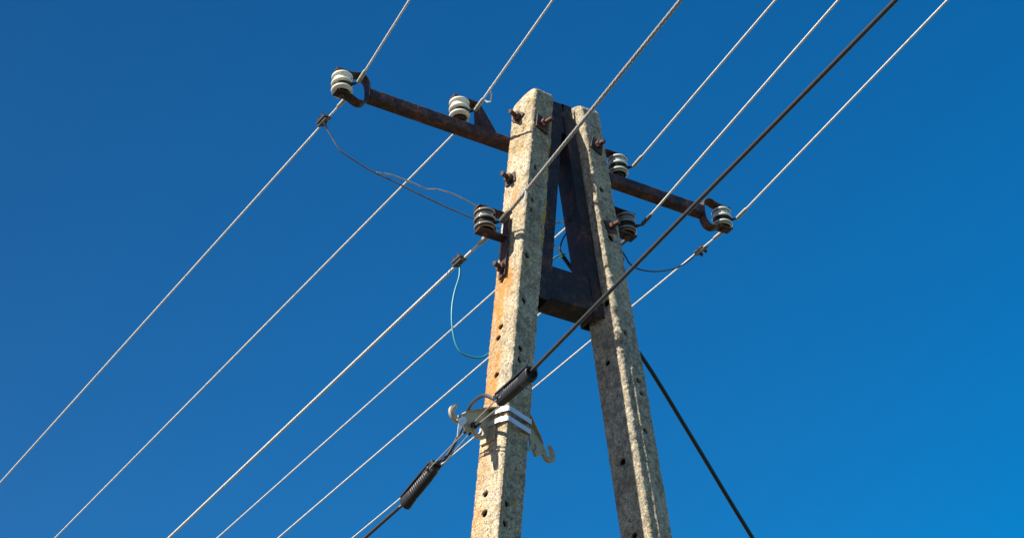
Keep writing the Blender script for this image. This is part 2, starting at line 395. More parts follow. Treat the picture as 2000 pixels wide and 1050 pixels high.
def make_pole(q, label, tops, holes, lichens, rust_fn, grime_fn, shape_fn, seed):
    zs = []; z = -2.25
    zt = 0.16
    coarse = [-7.3 + 0.1 * i for i in range(51)]
    zs = [x for x in coarse if x < -2.25] + [-2.25 + 0.0034 * i for i in range(int((zt + 2.25) / 0.0034) + 1)]
    P0 = ring_profile(q[4] / 2, q[5] / 2, 0.008, 0.0036); n = len(P0)
    tb = (tops[0] + tops[1] + tops[2] + tops[3]) / 4
    tx = ((tops[1] + tops[2]) - (tops[0] + tops[3])) / 4 if False else 0
    lowamp = 0.0016 if seed == 0 else 0.0008
    mb = MB(); vs = []; rust = []; lich = []; gr = []; ho = []
    hv = [(V(*h[:3]), h[3] * 1.0) for h in holes]; lv = [(V(*h[:3]), h[3]) for h in lichens]
    def topz(X, Y):   # bilinear: A(-,+) B(-,-) C(+,-) D(+,+)
        a = (1 - X) / 2; b = (1 - Y) / 2
        return 0.017 * (1 - Y * Y) + tops[0] * a * (1 - b) + tops[1] * a * b + tops[2] * (1 - a) * b + tops[3] * (1 - a) * (1 - b)
    for z in zs:
        c, ex, ey, hx, hy = leg_frame(q, z); fx = hx / (q[4] / 2); fy = hy / (q[5] / 2)
        dense = z > -2.26
        for (x, y, nx, ny, fc) in P0:
            X, Y = x / (q[4] / 2), y / (q[5] / 2)
            zz = z
            if z > 0.0: zz = z / zt * topz(X, Y)
            pull = 1.0
            dtop = zt - z
            tr = 0.052 if X < 0.9 else 0.03
            if dtop < tr: pull = 1.0 - (0.15 + 0.30 * (1 - X) / 2) * (1 - math.sqrt(max(0.0, 1 - (1 - dtop / tr) ** 2)))
            c2 = V(q[0] + q[1] * zz, q[2] + q[3] * zz, zz)
            p = c2 + ex * (x * fx * pull) + ey * (y * fy * pull); nv = (ex * nx + ey * ny).normalized()
            d = 0.0; h_ = 0.0; r_ = 0.0; l_ = 0.0; g_ = 0.0
            if dense:
                k = p + V(seed, 0, 0)
                d += lowamp * noise.noise(k * 5.0) + 0.0009 * noise.noise(k * 22.0) + 0.0014 * noise.noise(k * 75.0)
                w = noise.noise(k * 120.0); d += 0.0012 * w
                if fc >= 10:                        # chipped arrises
                    ch = noise.noise(k * 26.0 + V(9, 3, 1)); d -= 0.006 * max(0.0, ch - 0.18) + 0.001
                    d += 0.002 * noise.noise(k * 60.0)
                dd = shape_fn(p, X, Y, fc, z); d += dd
                if fc in (0, 1, 10, 11, 12):
                    for hp, hr in hv:
                        dist = (p - hp).length
                        if dist < hr * 1.5:
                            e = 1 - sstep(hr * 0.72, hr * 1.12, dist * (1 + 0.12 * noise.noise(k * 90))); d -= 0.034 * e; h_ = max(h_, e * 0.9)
                    for lp, lr in lv:
                        dist = (p - lp).length
                        if dist < lr * 1.6: l_ = max(l_, 1.0 - sstep(lr * 0.35, lr * 1.6, dist))
                    if l_ > 0: d += 0.002 * l_
                r_ = rust_fn(p, X, Y, fc, z); g_ = grime_fn(p, X, Y, fc, z)
            vs.append(p + nv * d); rust.append(r_); lich.append(l_); gr.append(g_); ho.append(h_)
    m = len(zs); fs = []
    for i in range(m - 1):
        o = i * n
        for k in range(n):
            k2 = (k + 1) % n; fs.append((o + k, o + k2, o + n + k2, o + n + k))
    # top cap: shrink rings
    for s in (0.75, 0.5, 0.25, 0.0):
        o = len(vs) - n
        cen = sum((vs[(m - 1) * n + k] for k in range(n)), V(0, 0, 0)) / n
        for k in range(n):
            e = vs[(m - 1) * n + k]; p = cen + (e - cen) * s
            p = p + V(0, 0, 0.004 * (1 - s) + 0.004 * noise.noise(p * 40)); vs.append(p)
            rust.append(0); lich.append(0); gr.append(0.3); ho.append(0)
        for k in range(n):
            k2 = (k + 1) % n; fs.append((o + k, o + k2, o + n + k2, o + n + k))
    mb.add(vs, fs, True); mb.attr = dict(rust=rust, lichen=lich, grime=gr, hole=ho)
    base = legpt(q, -6.6, 0, 0)
    o = mb.build('concrete_pole', M['concrete'], base=base)
    return tag(o, label, 'pole', 'concrete poles of the A-frame')

def fnoise(p, s, o): return noise.noise(p * s + V(o, o * 0.7, -o))
def rustL(p, X, Y, fc, z):
    if fc not in (0, 13, 3, 10): return 0.0
    s = (1 - Y) / 2                                   # 0 at the outer arris, 1 at the near arris
    edge = 0.46 + 0.20 * fnoise(p, 9, 3) + 0.10 * fnoise(p, 30, 5)
    band = 1 - sstep(edge - 0.18, edge + 0.16, s)
    env = 1.15 * sstep(-0.62, -0.76, z) * (1 - sstep(-1.10, -1.5, z) * 0.65) * (1 - sstep(-1.6, -2.0, z) * 0.5)
    r = band * env
    # run-off under the bolts and the pole hole
    for (c, zt, ln, w, a) in ((0.50, -0.31, 0.22, 0.16, 0.55), (0.55, -0.76, 0.30, 0.22, 0.85), (0.45, -1.17, 0.26, 0.12, 0.8), (0.35, -0.05, 0.14, 0.4, 0.25), (0.12, -0.1, 0.35, 0.16, 0.5)):
        u = (zt - z) / ln
        if -0.1 < u < 1: r = max(r, a * (1 - abs(u - 0.15)) * math.exp(-((s - c + 0.05 * fnoise(p, 20, 8)) / w) ** 2 * 2.2))
    return max(0.0, min(1.0, r * (1.0 + 0.6 * fnoise(p, 14, 1)) + 0.30 * max(0, fnoise(p, 7, 2) + 0.05)))
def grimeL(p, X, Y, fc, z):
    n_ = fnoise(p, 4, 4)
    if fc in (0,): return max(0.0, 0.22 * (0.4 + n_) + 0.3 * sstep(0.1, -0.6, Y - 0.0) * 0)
    if fc in (1, 10, 11): return max(0.0, min(1.0, 0.90 + 0.5 * n_ - 0.45 * sstep(-0.1, 0.7, X)))  # grime, plus shade painted on the near face, deepest beside its corner
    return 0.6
def shapeL(p, X, Y, fc, z):
    # shallow casting hollow along the near face
    if fc != 1: return 0.0
    u = (X + 1) / 2; u0 = 0.50 + 0.06 * fnoise(p, 6, 21)
    dep = 0.010 * sstep(0.12, -0.3, z) + 0.017 * sstep(-1.05, -1.55, z)
    return -dep * (u / u0 if u < u0 else (1 - u) / (1 - u0))
def rustR(p, X, Y, fc, z): return max(0.0, 0.10 * fnoise(p, 9, 12))
def grimeR(p, X, Y, fc, z): return max(0.0, min(1.0, 0.86 + 0.45 * fnoise(p, 4, 14)))  # grime, plus the pole's cool shade painted over all its faces
def shapeR(p, X, Y, fc, z):
    d = 0.0
    # casting rib beside the near arris, broken off at mid height
    zr = -0.635
    if fc in (0, 10):
        s = (1 - Y) / 2
        if fc == 0 and s > 0.86 or fc == 10:
            if -0.24 > z > zr: d += 0.0065 * sstep(0.86, 0.90, s if fc == 0 else 1) * (0.7 + 0.9 * max(-0.4, fnoise(p, 30, 2))) * sstep(-0.24, -0.34, z)
    if fc in (1, 10, 11):
        u = (X + 1) / 2
        if fc == 1 and -0.66 < z < -0.38: d += 0.0018 * math.sin(z * 430 + 2.5 * fnoise(p, 25, 9)) * sstep(-0.05, 0.25, fnoise(p, 9, 10)) * sstep(-0.66, -0.62, z) * (1 - sstep(-0.44, -0.38, z))
        if z < zr - 0.02:
            a = sstep(zr - 0.02, zr - 0.06, z) * (1 - sstep(-0.92, -1.12, z))
            if u < 0.30 or fc == 10: d += 0.010 * a * (1 - sstep(0.16, 0.30, u if fc == 1 else 0)) * (0.8 + 0.8 * fnoise(p, 24, 6))
        # second mould line running down the near face
        if fc == 1 and z < -0.95:
            d += (0.009 + 0.003 * fnoise(p, 20, 5)) * sstep(0.250, 0.285, u + 0.02 * fnoise(p, 16, 7)) * sstep(-0.90, -1.05, z)
    return d
HL = [(-0.2759, -0.1137, -0.78, .010), (-0.2969, -0.1297, -1.0027, .0105), (-0.3045, -0.1218, -1.0497, .0105), (-0.3219, -0.1281, -1.2171, .011),
      (-0.3791, -0.1273, -1.7144, .0115), (-0.3872, -0.1307, -1.7932, .0125), (-0.1473, -0.195, -0.2456, .010), (-0.1687, -0.1951, -0.414, .010), (-0.1783, -0.1961, -0.4649, .009),
      (-0.2058, -0.196, -0.6888, .0115), (-0.2269, -0.1946, -0.8995, .012), (-0.2476, -0.1929, -1.1138, .0115), (-0.2513, -0.1922, -1.1629, .0115), (-0.3109, -0.1884, -1.7531, .011), (-0.322, -0.1887, -1.8325, .011)]
LL = [(-0.2006, -0.1944, -0.690, .010), (-0.2039, -0.1944, -0.7201, .014), (-0.1156, -0.1781, -0.477, .014), (-0.102, -0.177, -0.3997, .012), (-0.1261, -0.1786, -0.5493, .012),
      (-0.0718, -0.1765, -0.1707, .009), (-0.2838, -0.1815, -1.7329, .009), (-0.2891, -0.1824, -1.7505, .009), (-0.3309, -0.1926, -1.7936, .012), (-0.3428, -0.196, -1.7904, .008),
      (-0.133, -0.2012, 0.0488, .008), (-0.0627, -0.1803, 0.0102, .010), (-0.1761, -0.1612, -0.0286, .010), (-0.1968, -0.1334, -0.1388, .008), (-0.1939, -0.1441, -0.1402, .009), (-0.2608, -0.1862, -0.8296, .006), (-0.1532, -0.1944, 0.0883, .010)]
for i in range(34):    # small crusts along the far arris of the near face
    z = -0.05 - 0.6 * random.random(); LL.append((*legpt(QL, z, 0.80 + 0.2 * random.random(), -1.0), 0.006 + 0.006 * random.random()))
HR = [(0.1442, -0.2024, -0.2566, .011), (0.174, -0.2016, -0.4815, .016), (0.1997, -0.2085, -0.9169, .010), (0.2384, -0.2048, -1.1213, .010), (0.2451, -0.2047, -1.1773, .009), (0.2495, -0.2086, -1.336, .011),
      (0.1499, -0.1487, -1.0346, .011), (0.1836, -0.1498, -1.4495, .0125), (0.1399, -0.1841, -0.7906, .014), (0.2083, -0.1535, -1.7439, .012)]
LR = [(0.126, -0.2126, -0.4264, .009), (0.1466, -0.2127, -0.6009, .009), (0.1568, -0.2102, -0.6104, .010), (0.1736, -0.2074, -0.6608, .012), (0.1461, -0.227, -1.047, .009), (0.1464, -0.2275, -1.0675, .011),
      (0.2182, -0.216, -1.3053, .008), (0.1457, -0.1928, 0.0326, .009), (0.225, -0.2239, -1.6103, .007), (0.2004, -0.1834, -1.5444, .009), (0.1913, -0.18, -0.395, .011), (0.1925, -0.18, -0.37, .008)]
pole_l = make_pole(QL, 'sunlit concrete pole stained orange with rust, carrying the white steel bands', (0.132, 0.170, 0.186, 0.160), HL, LL, rustL, grimeL, shapeL, 0.0)
pole_r = make_pole(QR, 'shaded grey concrete pole with one bright lit stripe down its corner', (0.160, 0.166, 0.172, 0.166), HR, LR, rustR, grimeR, shapeR, 31.0)

def bolt(parent, p, n, plate=None, rot=0.0, rod=0.045, nut_r=0.017, prot=0.0):
    """threaded rod with nut and square washer plate on a face"""
    p, n = V(*p), V(*n).normalized()
    mb = MB(); rr = 0.0095
    prof = [(0.0, rod + 0.012), (rr * 0.7, rod + 0.0115), (rr, rod + 0.008)]
    h = rod + 0.008
    while h > 0.0:
        prof += [(rr, h), (rr * 0.9, h - 0.0013)]; h -= 0.0026
    prof.append((rr, -0.01)); lathe(mb, p, n, prof, 16)
    b = mb.build('anchor_bolt', M['bolt'], parent)
    if plate:
        mb = MB(); u, w = perp(n); a = u * math.cos(rot) + w * math.sin(rot); c = w * math.cos(rot) - u * math.sin(rot)
        box(mb, p + n * 0.003, a * plate / 2, c * plate / 2, n * 0.004, 0.0012); mb.build('washer_plate', M['steel'], b)
    mb = MB(); prism(mb, p, n, nut_r, 0.0071, 0.024, 6, 0.3 + rot, 0.0015)
    mb.build('nut', M['bolt'], b); return b
nLX, nLY, nRY = (-0.9553, -0.2746, 0.1095), (0.2689, -0.9626, -0.0334), (0.2569, -0.9659, 0.0307)
bolt(pole_l, (-0.1786, -0.126, 0.0387), nLX, 0.050, R(45), 0.042, 0.019)
bolt(pole_l, (-0.2187, -0.1143, -0.2817), nLX, 0.052, R(8), 0.042, 0.019)
bolt(pole_l, (-0.1151, -0.1938, -0.0205), nLY, 0.066, R(-8), 0.050, 0.018)
bolt(pole_r, (0.1353, -0.1978, -0.0387), nRY, 0.062, R(-14), 0.036, 0.017)
bolt(pole_r, (0.1709, -0.2008, -0.4325), nRY, 0.056, R(24), 0.040, 0.0165)

# ------------------------------------------------------------------ steel spacer frame between the poles
sf = thing('spacer_frame', 'dark rusty steel channel frame wedged between the two concrete poles', 'steel frame', (0, -0.12, -0.835))
yF, yB = -0.170, -0.066
def xl(z): return -0.050 + 0.1145 * (z + 0.381)
def xr(z): return 0.0432 - 0.0965 * (z + 0.2969)
def rail(xf, sgn, z0, z1, fl):
    """U channel: web at x = xf(z) facing the gap, flanges running towards the pole"""
    mb = MB()
    t = 0.006
    prof = [(0, yF), (sgn * fl, yF), (sgn * fl, yF + t), (sgn * t, yF + t + 0.002), (sgn * t, yB - t - 0.002), (sgn * fl, yB - t), (sgn * fl, yB), (0, yB)]
    n = len(prof); vs = []
    zs = [z0 + (z1 - z0) * i / 12 for i in range(13)]
    for z in zs:
        for x, y in prof: vs.append((xf(z) + x, y, z))
    fs = [(i * n + k, i * n + (k + 1) % n, (i + 1) * n + (k + 1) % n, (i + 1) * n + k) for i in range(len(zs) - 1) for k in range(n)]
    fs += [tuple(range(n)), tuple(range((len(zs) - 1) * n, len(zs) * n))]
    mb.add(vs, fs); mb.build('channel', M['steel_dark'], sf)
rail(xl, -1, -0.845, 0.150, 0.052)
rail(xr, 1, -0.850, 0.152, 0.046)
mb = MB()
def quadbar(mb, za, zb, y0, y1, inset):
    vs = []
    for z in (za, zb):
        for x, y in ((xl(z) + inset, y0), (xr(z) - inset, y0), (xr(z) - inset, y1), (xl(z) + inset, y1)): vs.append((x, y, z))
    mb.add(vs, [(0, 1, 2, 3), (4, 5, 6, 7), (0, 1, 5, 4), (1, 2, 6, 5), (2, 3, 7, 6), (3, 0, 4, 7)])
quadbar(mb, -0.832, -0.682, yF + 0.003, yF + 0.010, 0.0015)          # web
quadbar(mb, -0.8325, -0.826, yF + 0.0105, yB + 0.0, 0.0015)           # bottom flange
quadbar(mb, -0.690, -0.6835, yF + 0.0105, yB - 0.02, 0.0015)          # top flange
mb.build('crosspiece', M['steel_dark'], sf)
mb = MB(); quadbar(mb, 0.002, 0.150, yF + 0.004, yF + 0.012, 0.0015); mb.build('top_plate', M['steel_dark'], sf)
mb = MB(); box(mb, (0.106, yF + 0.004, -0.800), (0.014, 0, 0), (0, 0.0035, 0), (-0.006, 0, 0.055), 0.001); mb.build('end_cleat', M['steel'], sf)
mb = MB(); lathe(mb, (xr(-0.37), -0.10, -0.37), (-1, 0, 0.1), [(0, 0.012), (0.008, 0.010), (0.010, 0.004), (0.010, 0)], 14); mb.build('rivet', M['steel'], sf)

# ------------------------------------------------------------------ crossarm
INS = {1: (-0.8972, 0.0, 0.014), 2: (-0.377, 0.0, 0.094), 4: (0.377, 0.0, 0.088), 6: (0.8972, 0.0, 0.001), 3: (-0.3453, -0.12, -0.5321), 5: (0.31, -0.115, -0.316)}
ca = thing('crossarm', 'long rusty steel crossarm bolted level behind both concrete poles', 'crossarm', (0, -0.02, -0.017))
mb = MB()
bx0, bx1 = -0.786, 0.786; y0, y1, z0, z1, rr = -0.027, 0.023, -0.025, 0.021, 0.006
prof = []
for cx, cz, a0 in ((y0 + rr, z0 + rr, 180), (y1 - rr, z0 + rr, 270), (y1 - rr, z1 - rr, 0), (y0 + rr, z1 - rr, 90)):
    for i in range(4): a = R(a0 + 30 * i); prof.append((cx + rr * math.cos(a), cz + rr * math.sin(a)))
n = len(prof); xs = [bx0 + (bx1 - bx0) * i / 80 for i in range(81)]; vs = []
for x in xs:
    for y, z in prof:
        k = V(x, y, z); w = 0.0008 * noise.noise(k * 40); vs.append((x, y + w, z + w))
fs = [(i * n + k, i * n + (k + 1) % n, (i + 1) * n + (k + 1) % n, (i + 1) * n + k) for i in range(80) for k in range(n)]
fs += [tuple(range(n)), tuple(range(80 * n, 81 * n))]
mb.add(vs, fs, False); mb.build('beam', M['steel'], ca)
for xx in (-0.098, 0.118):
    mb = MB(); box(mb, (xx, -0.0405, -0.010), (0.030, 0, 0), (0, 0.013, 0), (0, 0, 0.034), 0.002); mb.build('mounting_plate', M['steel'], ca)
def clevis(ix, sgn, mat):
    c = V(*INS[ix])
    loc = [(-0.033, .054), (-0.01, .054), (0.024, .054), (0.046, .060), (0.066, .066), (0.086, .062), (0.101, .046), (0.107, .02), (0.107, -.02), (0.101, -.050), (0.086, -.068), (0.066, -.073), (0.046, -.067), (0.024, -.056), (-0.01, -.054), (-0.033, -.054)]
    p = [(c.x + sgn * x, c.y - 0.004, c.z + z) for x, z in loc]
    mb = MB(); strap(mb, smooth_path(p, 5), (0, 1, 0), 0.0225, 0.006)
    return mb.build('end_clevis', mat, ca)
clevis(1, 1, M['steel']); clevis(6, -1, M['bolt'])
def top_bracket(ix, sgn):
    c = V(*INS[ix]); zb = 0.0205
    p = [(c.x - sgn * 0.034, c.y, c.z + .053), (c.x + sgn * 0.066, c.y, c.z + .053), (c.x + sgn * 0.078, c.y, c.z + .047), (c.x + sgn * 0.082, c.y, c.z + .036), (c.x + sgn * 0.082, c.y, zb)]
    mb = MB(); strap(mb, p, (0, 1, 0), 0.023, 0.006); b = mb.build('insulator_bracket', M['steel'], ca)
    mb = MB(); xx = c.x + sgn * 0.0855
    plate_poly(mb, (xx, c.y - 0.018, zb), (sgn, 0, 0), (0, 0, 1), [[(0, 0), (0.072, 0), (0.066, 0.012), (0.006, c.z + 0.040 - zb), (0, c.z + 0.040 - zb)]], 0.006)
    mb.build('gusset', M['steel'], b)
top_bracket(2, 1); top_bracket(4, -1)

# side brackets bolted to the poles
def side_bracket(ix, pa, bo, bn, ztop, zbot, sgn, label, tipz=0.054, with_bolt=True):
    """strap against the pole with two arms that hold the insulator"""
    c = V(*INS[ix]); pa = V(*pa)
    root = thing('pole_bracket', label, 'bracket', (pa.x, pa.y, zbot + 0.0), 'steel insulator brackets on the poles')
    d = (V(c.x, c.y, 0) - V(pa.x, pa.y, 0)).normalized(); wd = d.cross(V(0, 0, 1))
    k = QL[1] if sgn < 0 else QR[1]
    X = lambda z: V(pa.x + k * (z - pa.z), pa.y, z)
    tip = V(c.x, c.y, 0) + d * 0.036
    zt = c.z + 0.054
    p = [(tip.x, tip.y, zt)]
    q = X(zt) + d * 0.014; p.append((q.x, q.y, zt)); q = X(zt) + d * 0.004; p.append((q.x, q.y, zt - 0.004)); q = X(zt - 0.016); p.append((q.x, q.y, zt - 0.016))
    q = X(zbot); p.append((q.x, q.y, zbot))
    mb = MB(); strap(mb, p, wd, 0.023, 0.006); st = mb.build('back_strap', M['steel'], root)
    zl = c.z - 0.054; q = X(zl) + d * 0.0035
    mb = MB(); strap(mb, [(tip.x, tip.y, zl), (q.x, q.y, zl)], wd, 0.023, 0.007); mb.build('lower_arm', M['steel'], root)
    if with_bolt: bolt(root, bo, bn, None, 0.2, 0.040, 0.020)
    return root
pb_l = side_bracket(3, (-0.2461, -0.120, -0.4780), (-0.2715, -0.1199, -0.7294), nLX, 0, -0.768, -1, 'rusty flat bar bracket on the sunlit rust stained pole')
pb_r = side_bracket(5, (0.2085, -0.120, -0.3160), (0.24, -0.1199, -0.49), (0.956, 0.26, 0.08), 0, -0.50, 1, 'rusty bracket hidden on the far side of the shaded grey pole', with_bolt=True)

# ------------------------------------------------------------------ shackle insulators
def ins_profile():
    """three ribs with two grooves; z from bottom to top; third value = how dirty"""
    pr = [(0.011, -0.034, 1), (0.023, -0.035, 1), (0.0255, -0.039, 1), (0.0265, -0.0435, .9), (0.0285, -0.0450, .35), (0.0325, -0.0452, .06), (0.0365, -0.0438, .03)]
    for zc in (-0.033, 0.0, 0.033):
        rm, h = (0.0428, 0.0076) if zc < 0.03 else (0.0418, 0.0080)
        for x in range(-80 if zc > -0.03 else -56, 81, 14 if zc > -0.03 else 17):
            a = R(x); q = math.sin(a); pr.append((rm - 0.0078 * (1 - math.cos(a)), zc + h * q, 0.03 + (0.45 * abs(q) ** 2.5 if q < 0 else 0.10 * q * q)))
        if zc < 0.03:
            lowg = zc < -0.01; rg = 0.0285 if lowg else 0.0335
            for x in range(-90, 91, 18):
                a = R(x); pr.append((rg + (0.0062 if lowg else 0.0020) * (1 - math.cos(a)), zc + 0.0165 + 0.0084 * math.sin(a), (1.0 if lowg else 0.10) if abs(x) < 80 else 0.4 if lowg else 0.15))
    pr += [(0.034, 0.0425, .2), (0.024, 0.045, .4), (0.011, 0.046, 1)]
    return pr
def insulator(ix, label, mat, low, high):
    c = INS[ix]
    t = thing('shackle_insulator', label, 'insulator', (c[0], c[1], c[2] - 0.046), 'porcelain shackle insulators')
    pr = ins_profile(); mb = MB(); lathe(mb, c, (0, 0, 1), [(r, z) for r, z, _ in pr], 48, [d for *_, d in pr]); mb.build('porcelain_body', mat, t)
    mb = MB(); lathe(mb, c, (0, 0, 1), [(0, -high if False else low - 0.012), (0.006, low - 0.012), (0.008, low - 0.009), (0.008, high + 0.002), (0.0, high + 0.002)], 16)
    bt = mb.build('through_bolt', M['bolt'], t)
    mb = MB(); prism(mb, V(*c), (0, 0, 1), 0.0135, high + 0.0005, high + 0.011, 6, 0.4, 0.001); mb.build('bolt_head', M['bolt'], bt)
    mb = MB(); prism(mb, V(*c), (0, 0, -1), 0.0125, -low + 0.0005, -low + 0.009, 6, 0.1, 0.001); mb.build('nut', M['bolt'], bt)
    mb = MB(); lathe(mb, c, (0, 0, 1), [(0.009, -0.0535 if low > -0.07 else -0.056), (0.021, -0.0535 if low > -0.07 else -0.056), (0.022, -0.036), (0.009, -0.036)], 24); mb.build('washer', M['loop'], bt)
insulator(1, 'cream insulator held in the clevis at the upper left end of the crossarm', M['porc'], -0.0575, 0.0575)
insulator(2, 'cream insulator sitting on top of the crossarm left of the sunlit pole', M['porc'], -0.112, 0.0565)
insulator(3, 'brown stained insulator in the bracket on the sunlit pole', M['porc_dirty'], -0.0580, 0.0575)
insulator(4, 'pale insulator sitting on the crossarm right beside the shaded pole', M['porc_dark'], -0.106, 0.0565)
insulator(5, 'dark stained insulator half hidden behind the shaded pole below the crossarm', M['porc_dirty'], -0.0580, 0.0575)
insulator(6, 'pale insulator held in the clevis at the lower right end of the crossarm', M['porc_dark'], -0.0575, 0.0575)

# ------------------------------------------------------------------ overhead conductors
WEND = {('u', 1): (-0.8893, -0.5398, 0.0121), ('u', 2): (-0.3838, -0.7284, 0.0839), ('u', 3): (-0.4037, -1.5082, -0.5742), ('u', 4): (0.3377, -1.1447, 0.0639), ('u', 5): (0.2473, -1.5595, -0.3223), ('u', 6): (0.8281, -1.5265, -0.0321),
        ('d', 1): (-1.1103, 3.3712, -0.1009), ('d', 2): (-0.6338, 3.9315, -0.0297), ('d', 3): (-0.5054, 2.5721, -0.6401), ('d', 4): (0.1462, 3.5982, 0.0009), ('d', 5): (0.1349, 2.7696, -0.3927), ('d', 6): (0.7052, 3.1018, -0.0987)}
INS0 = {1: (-0.8972, 0.0, 0.02), 2: (-0.377, 0.0, 0.088), 4: (0.377, 0.0, 0.088), 6: (0.8972, 0.0, 0.005), 3: (-0.3453, -0.12, -0.5321), 5: (0.31, -0.115, -0.316)}
def wire_line(s, k):
    S = V(*INS0[k]) + V(0.05, 0, -0.012); E = V(*WEND[(s, k)]); v = E - S
    L = math.hypot(v.x, v.y); return S, V(v.x / L, v.y / L, 0), v.z / L
def wire_pt(s, k, t):
    S, d, m = wire_line(s, k); return S + d * t + V(0, 0, m * t + 0.0016 * max(0.0, t - 4.0) ** 2)
WL = {('u', 1): 'pale twisted wire rising to the top edge from the crossarm end upper left',
      ('u', 2): 'pale twisted wire with a white loop, rising from the insulator left of the poles',
      ('u', 3): 'thick grey twisted wire crossing in front of the tops of both poles',
      ('u', 4): 'pale twisted wire rising from the insulator at the top right of the shaded pole',
      ('u', 5): 'pale twisted wire crossing in front of the right half of the crossarm',
      ('u', 6): 'pale twisted wire rising to the upper right from the right end of the crossarm',
      ('d', 1): 'outermost pale twisted wire running to the left edge, with jumper clamp below the left clevis',
      ('d', 2): 'pale twisted wire running to the lower left from behind the left half of the crossarm',
      ('d', 3): 'thicker twisted wire with a clamp and teal lead, running lower left from the brown insulator',
      ('d', 4): 'pale twisted wire passing behind the sunlit pole just above the teal lead loop',
      ('d', 5): 'pale twisted wire passing behind the sunlit pole just below the teal lead loop',
      ('d', 6): 'pale twisted wire from the right clevis passing behind both poles above the lower black clamp'}
def conductor(s, k, rad, pitch, mat, smat, t_vis, sl_r):
    S, d, m = wire_line(s, k)
    t0 = 0.085; t1 = 22.0
    ts = list(np.arange(t0, t_vis, pitch / 12)) + list(np.arange(t_vis, t1, 0.5))
    dd = V(d.x, d.y, m).normalized(); u = dd.cross(V(0, 0, 1)).normalized(); w = u.cross(dd)
    nl = 6; ns = 5; n = nl * ns
    rp = []
    for j in range(n):
        a = 2 * math.pi * j / n; ph = ((j % ns) / ns) * 2 * math.pi
        rp.append((a, rad * (0.78 + 0.22 * abs(math.cos(ph / 2)) ** 0.6)))
    vs = []
    for t in ts:
        c = wire_pt(s, k, t); tw = 2 * math.pi * t / pitch if t < t_vis else 2 * math.pi * t_vis / pitch
        for a, r in rp: vs.append(c + u * (r * math.cos(a + tw)) + w * (r * math.sin(a + tw)))
    fs = [(i * n + q, i * n + (q + 1) % n, (i + 1) * n + (q + 1) % n, (i + 1) * n + q) for i in range(len(ts) - 1) for q in range(n)]
    mb = MB(); mb.add(vs, fs, True)
    o = mb.build('overhead_wire', mat, base=wire_pt(s, k, t0)); tag(o, WL[(s, k)], 'power line', 'overhead line conductors')
    base = V(o.location.x, o.location.y, o.location.z - Z0); o['_b'] = tuple(base)
    mb = MB()   # pressed sleeve
    q = [(0.044, 0.55), (0.047, 0.95), (0.052, 1.0), (0.085, 1.0), (0.112, 0.97), (0.117, 0.8), (0.122, 0.62)]
    tube(mb, [wire_pt(s, k, t) for t, _ in q], [sl_r * r for _, r in q], 14); mb.build('pressed_sleeve', smat, o)
    # tie loop lying in the insulator groove
    c = V(*INS[k]); zg = c.z - 0.0165; sg = 1 if s == 'd' else -1
    pa = wire_pt(s, k, 0.046); mb = MB()
    rg = 0.0318; dz = 0.0035 * sg
    pts = [tuple(pa)]
    for a in range(35, -230, -15):
        pts.append((c.x + rg * math.cos(R(a)), c.y + sg * rg * math.sin(R(a)), zg + dz + (pa.z - zg - dz) * (0.5 if a > 20 else 0)))
    pts.append((c.x + 0.006, c.y + sg * rg * 1.12, zg + dz)); pts.append((pa.x - 0.006, pa.y - sg * 0.002, pa.z - 0.003))
    tube(mb, pts, 0.0036, 8, 3); mb.build('tie_loop', M['loop'], o)
    return o
WO = {}
for k in (1, 2, 4, 5, 6):
    WO['u', k] = conductor('u', k, 0.0045, 0.088, M['wire'], M['sleeve_dark'] if k == 5 else M['sleeve'], 2.3, 0.0082)
    WO['d', k] = conductor('d', k, 0.0042, 0.088, M['wire'], M['sleeve_dark'] if k == 5 else M['sleeve'], 4.7, 0.0082)
WO['u', 3] = conductor('u', 3, 0.0072, 0.150, M['wire_grey'], M['sleeve_dark'], 2.5, 0.0125)
WO['d', 3] = conductor('d', 3, 0.0060, 0.115, M['wire'], M['sleeve'], 3.6, 0.0110)
# white tail bent back at the sleeve of the second wire
o = WO['u', 2]; mb = MB(); a = wire_pt('u', 2, 0.185); b = wire_pt('u', 2, 0.13)
tube(mb, [a + V(-.002, 0, .006), a + V(.004, .006, .000), a + V(.014, .020, -.010), b + V(.020, -.012, -.018), b + V(.014, .000, -.020), b + V(.006, .004, -.008)], 0.0030, 8, 4)
mb.build('wire_tail', M['white'], o)
mb = MB(); strap(mb, [b + V(.008, .004, -.006), b + V(.018, -.004, -.018), b + V(.021, -.010, -.022)], (0.6, 0.6, 0.5), 0.006, 0.003); mb.build('tail_tag', M['white'], o)
# cable tie on the thick wire
a = wire_pt('u', 3, 0.262); mb = MB(); dd = V(-0.0778, -0.9966, -0.02).normalized(); u, w = perp(dd)
ring = [a + (u * math.cos(2 * math.pi * i / 14) + w * math.sin(2 * math.pi * i / 14)) * 0.0095 for i in range(15)]
tube(mb, ring, 0.0022, 6, 0)
strap(mb, smooth_path([a + V(-.006, 0, -.006), a + V(-.007, .004, -.026), a + V(-.010, .010, -.05), a + V(-.014, .017, -.074)], 4), (0.8, -0.5, 0), 0.0026, 0.0016)
tag(mb.build('cable_tie', M['white'], base=a), 'thin white cable tie hanging off the thick grey wire at the sunlit pole', 'cable tie')

